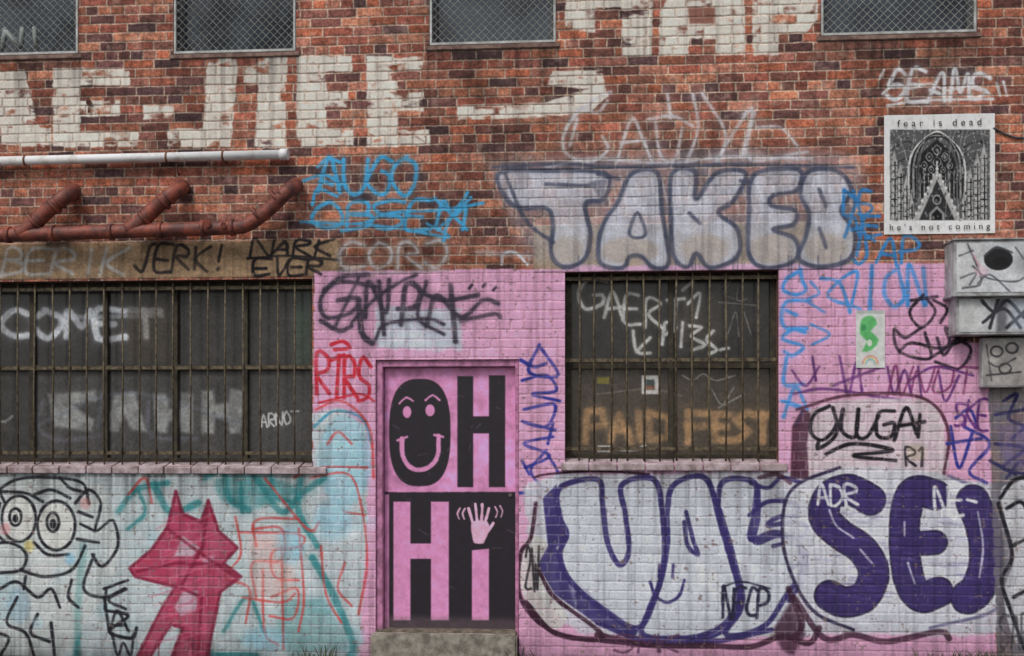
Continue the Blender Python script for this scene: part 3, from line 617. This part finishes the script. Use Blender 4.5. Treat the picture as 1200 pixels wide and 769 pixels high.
# ---------------------------------------------------------------- DOOR
door=empty('door'); door.parent=bld
M_door=mat_attr('door_paint',rough=.42,bump=.06,scale=60,spec=.45,var=.08)
DP=(206,134,178); DK=(34,29,36)
def pd(c):
    c.fill([(492+36*math.copysign(abs(math.cos(t))**.75,math.cos(t)),507+63*math.copysign(abs(math.sin(t))**.75,math.sin(t))) for t in np.linspace(0,6.28,49)[:-1]],DK)
    c.ell(477,483,5,7,DP);c.ell(504,481,5.5,7,DP); c.st([(468,473),(476,466),(484,470)],2.4,DP); c.st([(499,469),(507,463),(515,469)],2.4,DP)
    c.st([(471,514),(472,534),(480,547),(492,551),(505,546),(513,533),(514,511)],5.5,DP); c.st([(466,516),(477,512)],3,DP); c.st([(509,510),(519,512)],3,DP)
    c.rect(536,441,554.5,571,DK);c.rect(573,440,592,571,DK);c.rect(552,488,576,508,DK)
    c.rect(456,578,640,760,DK); c.st([(452,578),(606,578)],2.5,DK,smooth=False)
    c.rect(461,588,481,727,DP);c.rect(505,588,526,727,DP);c.rect(479,637,507,655,DP)
    c.fill([(553,645),(573,643),(573,727),(553,727)],DP)
    HC=(214,164,190)
    c.fill([(553,612),(571,611),(573,622),(568,634),(566,637),(557,637),(554,632)],HC,smooth=True)
    for p in [[(555,616),(551,602),(549,596)],[(559,612),(558,599),(557,591)],[(564,612),(565,599),(565,591)],[(568,614),(571,603),(573,596)],[(570,625),(575,618),(578,613)]]: c.st(p,3.3,HC,soft=.6)
    c.st([(545,596),(542,602),(544,608)],1.8,HC);c.st([(539,596),(536,602),(538,608)],1.8,HC);c.st([(580,594),(583,600),(581,606)],1.8,HC);c.st([(586,593),(589,599),(587,606)],1.8,HC)
    for i in range(40):
        x=456+c.rz.random()*145;y=440+c.rz.random()*290; c.st([(x,y),(x+c.rz.normal()*6,y+c.rz.random()*9)],.9,(140,112,128),a=.35)
    c.fill([(440,722),(620,726),(620,745),(440,745)],(110,92,96),a=.45,soft=5)
DY=.09
pane('door_leaf',451,431,604,737,DY,DP,pd,M_door,.0032,parent=door)
dx0,dx1,dz0,dz1=ops['door']; lx0,lx1=W(451,584,DY).x,W(604,584,DY).x; lz0,lz1=W(527,737,DY).z,W(527,431,DY).z
M_dfr=mat_plain('door_frame_paint',(184,122,158),(134,88,112),rough=.55,scale=14)
boxes('door_frame',[(dx0,lx0-.004,.02,.12,.2,dz1),(lx1+.004,dx1,.02,.12,.2,dz1),(lx0-.004,lx1+.004,.022,.118,lz1+.004,dz1)],M_dfr,.005,door)
M_conc=mat_plain('worn_concrete',(146,140,128),(96,90,82),rough=.9,scale=10,bump=.5)
boxes('door_back',[(dx0,dx1,.1,.13,0,dz1-.01)],M_dfr,0,door)
boxes('door_step',[(dx0-.02,dx1-.01,-.1,.1,-.02,lz0-.012)],M_conc,.014,door)
boxes('threshold',[(dx0+.01,dx1-.02,-.02,.095,lz0-.012,lz0+.004)],mat_plain('threshold',(120,110,96),(70,62,54)),.003,door)
M_steel=mat_plain('dull_steel',(150,146,140),(100,96,90),rough=.4,metal=.8)
hx=W(598,580,DY); tubes('door_lock',[([(hx.x,DY,hx.z),(hx.x,DY-.012,hx.z)],.014)],M_steel,16,door)
# ---------------------------------------------------------------- pipes
M_white=mat_plain('white_pipe_paint',(218,218,212),(164,156,144),rough=.5,scale=7,lo=.25,hi=.5)
wp=empty('white_conduit_pipe')
a=W(-80,191,-.07); b=W(336,181,-.07)
tubes('pipe',[([a,b],.037)],M_white,20,wp)
tubes('end_collar',[([b-Vector((.05,0,0)),b+Vector((.012,0,0))],.044)],M_white,20,wp)
M_rb=mat_plain('rusty_bracket',(120,84,62),(80,52,42),rough=.8)
tubes('brackets',[([W(p,q,-.07)+Vector((-.008,0,0)),W(p,q,-.07)+Vector((.008,0,0))],.041) for p,q in ((30,188.3),(196,184.6),(262,183))]+[([W(p,q,-.07),W(p,q,.02)],.008) for p,q in ((30,188),(196,184.5),(262,183))],M_rb,16,wp)
tubes('bracket_tail',[([W(206,190,-.05),W(208,202,-.03),W(210,206,.01)],.006)],M_rb,8,wp)
M_rust=mat_plain('rust_red_pipe',(136,72,56),(80,48,44),rough=.55,scale=9,bump=.3)
rp=empty('rusty_drain_pipe'); yo=-.15
main=[W(-90,279,yo),W(0,276,yo),W(150,271,yo),W(268,267,yo),W(288,264,yo),W(302,256,yo),W(318,243,yo),W(330,231,yo-.01),W(338,223,yo+.02),W(345,218,yo+.08),W(347,216,.01)]
def cat3(P_,n=5):
    P_=[P_[0]*2-P_[1]]+P_+[P_[-1]*2-P_[-2]]; o=[]
    for i in range(1,len(P_)-2):
        a,b,c,d=P_[i-1],P_[i],P_[i+1],P_[i+2]
        for k in range(n):
            t=k/n; o.append(.5*((2*b)+(c-a)*t+(2*a-5*b+4*c-d)*t*t+(3*b-3*c+d-a)*t**3))
    o.append(P_[-2]); return o
items=[(cat3(main),.055)]
for (x,y) in ((22,275),(150,270)):
    items.append((cat3([W(x,y,yo),W(x+14,y-9,yo),W(x+32,y-26,yo),W(x+46,y-38,yo-.005),W(x+55,y-45,yo+.02),W(x+62,y-49,yo+.08),W(x+64,y-51,.01)]),.06))
tubes('pipes',items,M_rust,18,rp)
col=[]
for (x,y) in ((22,275),(150,270),(282,266)):
    for f0,f1,r in ((.18,.24,.072),(.66,.72,.071),(.80,.84,.068)):
        A=W(x+10,y-6,yo);B=W(x+56,y-46,yo); col.append(([A.lerp(B,f0),A.lerp(B,f1)],r))
for p,q in ((8,275.6),(60,274),(128,271.8),(186,270),(236,268),(270,267)):
    col.append(([W(p,q,yo),W(p+5,q-.1,yo)],.065))
tubes('collars',col,M_rust,18,rp)
tubes('boss_caps',[([W(243,262,yo-.03),W(243,262,yo-.075)],.03),([W(262,264,yo-.03),W(262,264,yo-.07)],.024)],M_rust,14,rp)
tubes('hangers',[([W(p,268,yo),W(p,258,.0)],.009) for p in (100,225)],M_rb,8,rp)
tubes('wall_anchor',[([W(104,120,.01),W(104,120,-.03)],.022),([W(104,126,-.02),W(104,132,-.02)],.008)],M_rb,10)
# ---------------------------------------------------------------- posters
M_paper=mat_attr('pasted_paper',rough=.8,bump=.05,scale=30,spec=.25,var=.05)
def pp(c):
    c.rgb[:]=(206,206,204)
    x0,y0,x1,y1=1043,152,1160,258
    rz=np.random.default_rng(5)
    g=(126,126,125);lt=(186,186,184);dk=(22,22,24)
    c.rect(x0,y0,x1,y1,(78,78,79))
    for i in range(9): c.st([(x0,168+i*9),(1062,156+i*10),(1074,160+i*11)],1.1,[g,dk][i%2],a=.8,soft=.5)
    for i in range(9): c.st([(x1,160+i*10),(1142,156+i*10),(1130,162+i*11)],1.1,[g,dk][i%2],a=.8,soft=.5)
    for r,cc,w_ in ((33,lt,2.2),(30,dk,1.8),(27.5,g,1.6),(25,dk,1.6)):
        c.st([(1098-r,232),(1098-r,196),(1098-r*.82,176),(1098-r*.4,162),(1098,154+(33-r)*.9),(1098+r*.4,162),(1098+r*.82,176),(1098+r,196),(1098+r,232)],w_,cc,soft=.5)
    c.fill([(1075,232),(1075,196),(1080,180),(1098,163),(1116,180),(1121,196),(1121,232)],(30,30,32),smooth=False)
    for (X,Y,r) in [(1098,176,6),(1089,184,5),(1107,184,5),(1098,190,6),(1083,194,4.5),(1113,194,4.5),(1091,199,4),(1105,199,4)]:
        c.st([(X,Y-r),(X+r*.8,Y),(X,Y+r),(X-r*.8,Y)],.8,(130,130,128),closed=True,soft=.5); c.ell(X,Y,r*.3,r*.3,g,a=.8,soft=.6)
    for X in range(1078,1121,5): c.st([(X,204),(X,232)],.9,(140,140,138),soft=.5,smooth=False)
    c.fill([(1070,258),(1098,198),(1126,258)],(156,156,154)); c.fill([(1077,258),(1098,211),(1119,258)],(44,44,46))
    for t in np.linspace(0,1,9):
        c.ell(1070+28*t,258-60*t,1.6,2,lt,soft=.5); c.ell(1126-28*t,258-60*t,1.6,2,lt,soft=.5)
    c.st([(1098,190),(1098,206)],1.6,lt,soft=.5); c.ell(1098,234,5.5,6,(140,140,138)); c.ell(1098,234,3.6,4,dk)
    c.fill([(1089,258),(1089,250),(1098,241),(1107,250),(1107,258)],(130,130,128)); c.fill([(1092,258),(1092,251),(1098,245),(1104,251),(1104,258)],dk)
    for X,tp,wd in ((1048,176,3.6),(1055,190,3),(1062,204,3),(1068,226,2.4),(1130,222,2.6),(1137,196,3.2),(1145,178,3.6),(1153,168,3.6)):
        c.fill([(X-wd,258),(X-wd,tp+14),(X,tp),(X+wd,tp+14),(X+wd,258)],(148,148,146)); c.st([(X+.8,tp+14),(X+.8,257)],1.4,dk,soft=.5,smooth=False)
        for yy in range(int(tp)+18,256,8): c.st([(X-wd,yy),(X+wd,yy)],.9,dk,soft=.4,smooth=False); c.ell(X-1,yy+4,.8,1.6,lt,a=.8,soft=.4)
    for i in range(600):
        x=x0+rz.random()*(x1-x0); y=y0+rz.random()*(y1-y0); c.ell(x,y,.5+rz.random()*.9,.6+rz.random()*1.6,[dk,(160,160,158),(90,90,90),lt][i%4],a=.5,soft=.6)
    for i in range(9):
        x=1040+rz.random()*125; c.st([(x,135),(x+rz.normal()*14,200),(x+rz.normal()*14,272)],.8,(180,180,178),a=.45,soft=.6)
pos=pane('poster',1036,134,1166,274,-.012,(206,206,204),pp,M_paper,.0028,bend=.012)
M_ink=mat_plain('ink',(40,40,42),(30,30,32),rough=.8)
def text(s_,px,py,width,Y,parent):
    cu=bpy.data.curves.new('poster_text','FONT'); cu.body=s_; cu.space_character=1.7; cu.extrude=.0003; cu.align_x='CENTER'; cu.size=.1
    o=bpy.data.objects.new('poster_text',cu); cu.materials.append(M_ink); link(o); bpy.context.view_layer.update()
    s=width/o.dimensions.x; o.scale=(s,s,1); o.rotation_euler=(math.radians(90),0,0); o.location=W(px,py,Y); o.parent=parent
text("he's not coming",1101,269,.74,-.0215,pos); text("fear is dead",1101,147.5,.62,-.0215,pos)
def ps(c):
    c.rgb[:]=(190,192,188)
    c.fill([(1010,374),(1022,370),(1028,380),(1020,388),(1030,398),(1022,410),(1010,412),(1016,400),(1008,392)],(76,160,88),smooth=True,a=.9,soft=1.4)
    c.ell(1012,384,3,4,(60,130,80)); c.ell(1019,402,3,4,(196,206,190))
    for r,cc in ((9,(196,120,120)),(7,(206,186,110)),(5,(120,170,190))): c.st([(1020-r,426),(1020-r*.7,426-r*.7),(1020,426-r),(1020+r*.7,426-r*.7),(1020+r,426)],1.8,cc,a=.8)
    c.rect(1004,364,1036,368,(160,166,160))
pane('sticker_poster',1003,364,1037,431,-.01,(190,192,186),ps,M_paper,.003,bend=.008)
# ---------------------------------------------------------------- metal cabinet right
M_cab=mat_attr('cabinet_paint',rough=.55,bump=.1,scale=50,spec=.4,var=.15)
M_cabp=mat_plain('cabinet_side',(168,170,170),(122,120,118),rough=.6,scale=8)
cab=empty('electrical_cabinet')
def pc1(c):
    c.rect(1118,283,1150,340,(190,190,190),a=.6,soft=4)
    c.ell(1170,304,17,13,(22,22,24)); c.ell(1173,307,9,6,(8,8,8)); c.st([(1154,300),(1168,290),(1186,296)],2.5,(60,60,64))
    for p in [[(1134,286),(1150,330),(1128,338)],[(1140,312),(1158,326),(1190,330),(1204,322)],[(1146,332),(1160,322),(1186,344)],[(1190,290),(1206,312)],[(1124,300),(1140,294)],[(1126,326),(1144,320),(1136,334)]]: c.st(p,2,(64,64,70),a=.8)
    c.ell(1150,318,8,6,(226,176,192),a=.4,soft=2); c.st([(1140,298),(1148,312)],2,(200,120,140),a=.5)
def pc2(c):
    for p in [[(1150,352),(1166,366),(1180,352),(1200,372)],[(1152,378),(1176,362),(1196,384)],[(1170,350),(1160,384)],[(1180,384),(1206,360)]]: c.st(p,4,(40,40,46))
    c.rect(1168,350,1180,389,(44,44,50),a=.6,soft=3); c.rect(1120,350,1150,388,(188,188,186),a=.5,soft=2); c.rect(1184,352,1210,386,(150,162,180),a=.4,soft=3)
CYd=-.24
pane('cabinet_front_upper',1121,284,1260,342,CYd-.004,(172,174,176),pc1,M_cab,.004,parent=cab)
pane('cabinet_front_lower',1124,350,1256,389,CYd+.036,(164,165,166),pc2,M_cab,.004,parent=cab)
r1=R(1118,281,1263,344,CYd); r2=R(1121,346,1259,392,CYd+.04)
boxes('cabinet_body',[(r1[0],r1[1],CYd,.0,r1[2],r1[3]),(r2[0],r2[1],CYd+.04,.0,r2[2],r2[3]),(r1[0]-.015,r1[1],CYd-.02,.0,r1[2]-.02,r1[2]),(r1[0]-.01,r1[1],CYd-.015,.0,r1[3],r1[3]+.012)],M_cabp,.004,cab)
sb=empty('junction_box')
def pj(c):
    for (x,y) in ((1168,412),(1186,408),(1178,432)): c.st([(x+7*math.cos(t),y+6*math.sin(t)) for t in np.linspace(0,6,8)],2.2,(50,48,50))
    c.st([(1156,440),(1196,436)],2,(50,48,50)); c.st([(1158,424),(1170,430),(1190,420)],2,(60,58,60)); c.st([(1156,404),(1162,446)],2,(60,58,60),a=.7)
pane('junction_front',1152,398,1203,452,-.092,(150,146,142),pj,M_cab,.004,parent=sb)
r3=R(1151,396,1204,454,-.088); boxes('junction_body',[(r3[0],r3[1],-.088,0,r3[2],r3[3])],M_cabp,.005,sb)
M_dk=mat_plain('dark_conduit',(76,78,84),(48,48,52),rough=.6,scale=8)
tubes('wall_cable',[(cat3([W(1164,150,-.01),W(1180,158,-.012),W(1200,162,-.012),W(1260,160,-.012)]),.008)],M_dk,8)
# ---------------------------------------------------------------- rest of building, ground
M_gen=bpy.data.materials.new('plain_brick_side'); M_gen.use_nodes=True
nt=M_gen.node_tree; br=nt.nodes.new('ShaderNodeTexBrick'); br.inputs['Scale'].default_value=1; br.inputs['Brick Width'].default_value=L0; br.inputs['Row Height'].default_value=CH; br.inputs['Mortar Size'].default_value=.006
br.inputs['Color1'].default_value=alb((132,80,66)); br.inputs['Color2'].default_value=alb((104,66,58)); br.inputs['Mortar'].default_value=alb((150,134,122))
tc=nt.nodes.new('ShaderNodeTexCoord'); mp=nt.nodes.new('ShaderNodeMapping'); mp.inputs['Rotation'].default_value=(math.radians(90),0,0)
nt.links.new(tc.outputs['Object'],mp.inputs[0]); nt.links.new(mp.outputs[0],br.inputs['Vector']); nt.links.new(br.outputs[0],nt.nodes['Principled BSDF'].inputs['Base Color']); nt.nodes['Principled BSDF'].inputs['Roughness'].default_value=.9
zt=zs[0]; xr=xs[-1]
boxes('parapet',[(x_lo-6,xr+6,-.02,.35,zt+.001,zt+.35)],M_gen,0,bld)
boxes('building_wings',[(x_lo-6,x_lo,.0,.35,0,zt),(xr,xr+6,.0,.35,0,zt)],M_gen,0,bld)
boxes('building_core',[(x_lo-6,xr+6,.36,8,-.1,zt+.3)],M_gen,0,bld)
M_asph=mat_plain('asphalt',(72,70,68),(52,50,48),rough=.95,scale=6,bump=.8)
me=bpy.data.meshes.new('ground'); me.from_pydata([(-150,-150,0),(150,-150,0),(150,150,0),(-150,150,0)],[],[(0,1,2,3)]); me.materials.append(M_asph); link(bpy.data.objects.new('ground',me))
M_weed=mat_plain('weed_leaf',(72,80,52),(48,50,36),rough=.8)
V=[];Fc=[]
for cx0,n in [(W(610,760).x,20),(W(1090,765).x,60),(W(1130,765).x,90),(W(1155,765).x,90),(W(380,764).x,26)]:
    for i in range(n):
        x=cx0+random.gauss(0,.09); y=-.03-abs(random.gauss(0,.05)); h=random.uniform(.05,.2); a=random.uniform(0,6.28); w=.004; lx=math.cos(a)*h*.5; ly=math.sin(a)*h*.4
        b=len(V); V+=[(x-w,y,0),(x+w,y,0),(x+lx*.5+w,y+ly*.5,h*.65),(x+lx*.5-w,y+ly*.5,h*.65),(x+lx,y+ly,h)]; Fc+=[(b,b+1,b+2,b+3),(b+3,b+2,b+4)]
me=bpy.data.meshes.new('weeds'); me.from_pydata(V,[],Fc); me.materials.append(M_weed); link(bpy.data.objects.new('weeds',me))
# tree across the lane (seen only as a reflection in the upper glass)
tree=empty('street_tree'); M_bark=mat_plain('bark',(96,86,74),(60,52,46),rough=.95); M_leaf=mat_plain('leaves',(70,84,50),(44,54,34),rough=.8)
tb=Vector((-11.5,-24,0)); rt=random.Random(3); it=[([tb,tb+Vector((.2,0,4)),tb+Vector((0,.2,8)),tb+Vector((.3,0,12))],[.35,.28,.2,.08])]; tips=[]
for i in range(26):
    s_=tb+Vector((0,0,rt.uniform(4.5,12))); a=rt.uniform(0,6.28); L_=rt.uniform(2.5,5); m_=s_+Vector((math.cos(a)*L_*.5,math.sin(a)*L_*.5,L_*.45)); e_=s_+Vector((math.cos(a)*L_,math.sin(a)*L_,L_*.8)); it.append(([s_,m_,e_],[.1,.06,.02])); tips+=[m_,e_,(m_+e_)/2]
tubes('trunk_and_limbs',it,M_bark,7,tree)
V=[];Fc=[]
for t in tips:
    for i in range(80):
        p=t+Vector((rt.gauss(0,.6),rt.gauss(0,.6),rt.gauss(0,.5))); d1=Vector((rt.gauss(0,1),rt.gauss(0,1),rt.gauss(0,1))).normalized()*.12; d2=Vector((rt.gauss(0,1),rt.gauss(0,1),rt.gauss(0,1))).normalized()*.07
        b=len(V); V+=[tuple(p-d1),tuple(p+d2),tuple(p+d1),tuple(p-d2)]; Fc.append((b,b+1,b+2,b+3))
me=bpy.data.meshes.new('leaves'); me.from_pydata(V,[],Fc); me.materials.append(M_leaf); link(bpy.data.objects.new('leaves',me),tree)
# ---------------------------------------------------------------- light, world, camera
w=bpy.data.worlds.new('World'); sc.world=w; w.use_nodes=True; nt=w.node_tree; bg=nt.nodes['Background']
sky=nt.nodes.new('ShaderNodeTexSky'); sky.sky_type='NISHITA'; sky.sun_disc=False; sky.sun_elevation=math.radians(50); sky.sun_rotation=math.radians(205); sky.air_density=1; sky.dust_density=3
hs=nt.nodes.new('ShaderNodeHueSaturation'); hs.inputs['Saturation'].default_value=.35
nt.links.new(sky.outputs[0],hs.inputs['Color']); nt.links.new(hs.outputs[0],bg.inputs[0]); bg.inputs[1].default_value=.115
sl=bpy.data.lights.new('sun','SUN'); sl.energy=1.25; sl.angle=math.radians(18); sl.color=(1,.97,.94)
so=bpy.data.objects.new('sun',sl); link(so); so.rotation_euler=Vector((.4,.75,-1.0)).to_track_quat('-Z','Y').to_euler()
cam=bpy.data.cameras.new('camera'); co=bpy.data.objects.new('camera',cam); link(co)
co.location=(CX,CY,ZC); co.rotation_euler=(math.radians(90),0,PSI)
cam.sensor_width=36; cam.lens=F*36/1200; cam.shift_y=(HZ-384.5)/1200; cam.clip_end=500; cam.clip_start=.1
sc.camera=co
sc.view_settings.view_transform='Standard'; sc.view_settings.look='None'; sc.view_settings.exposure=0
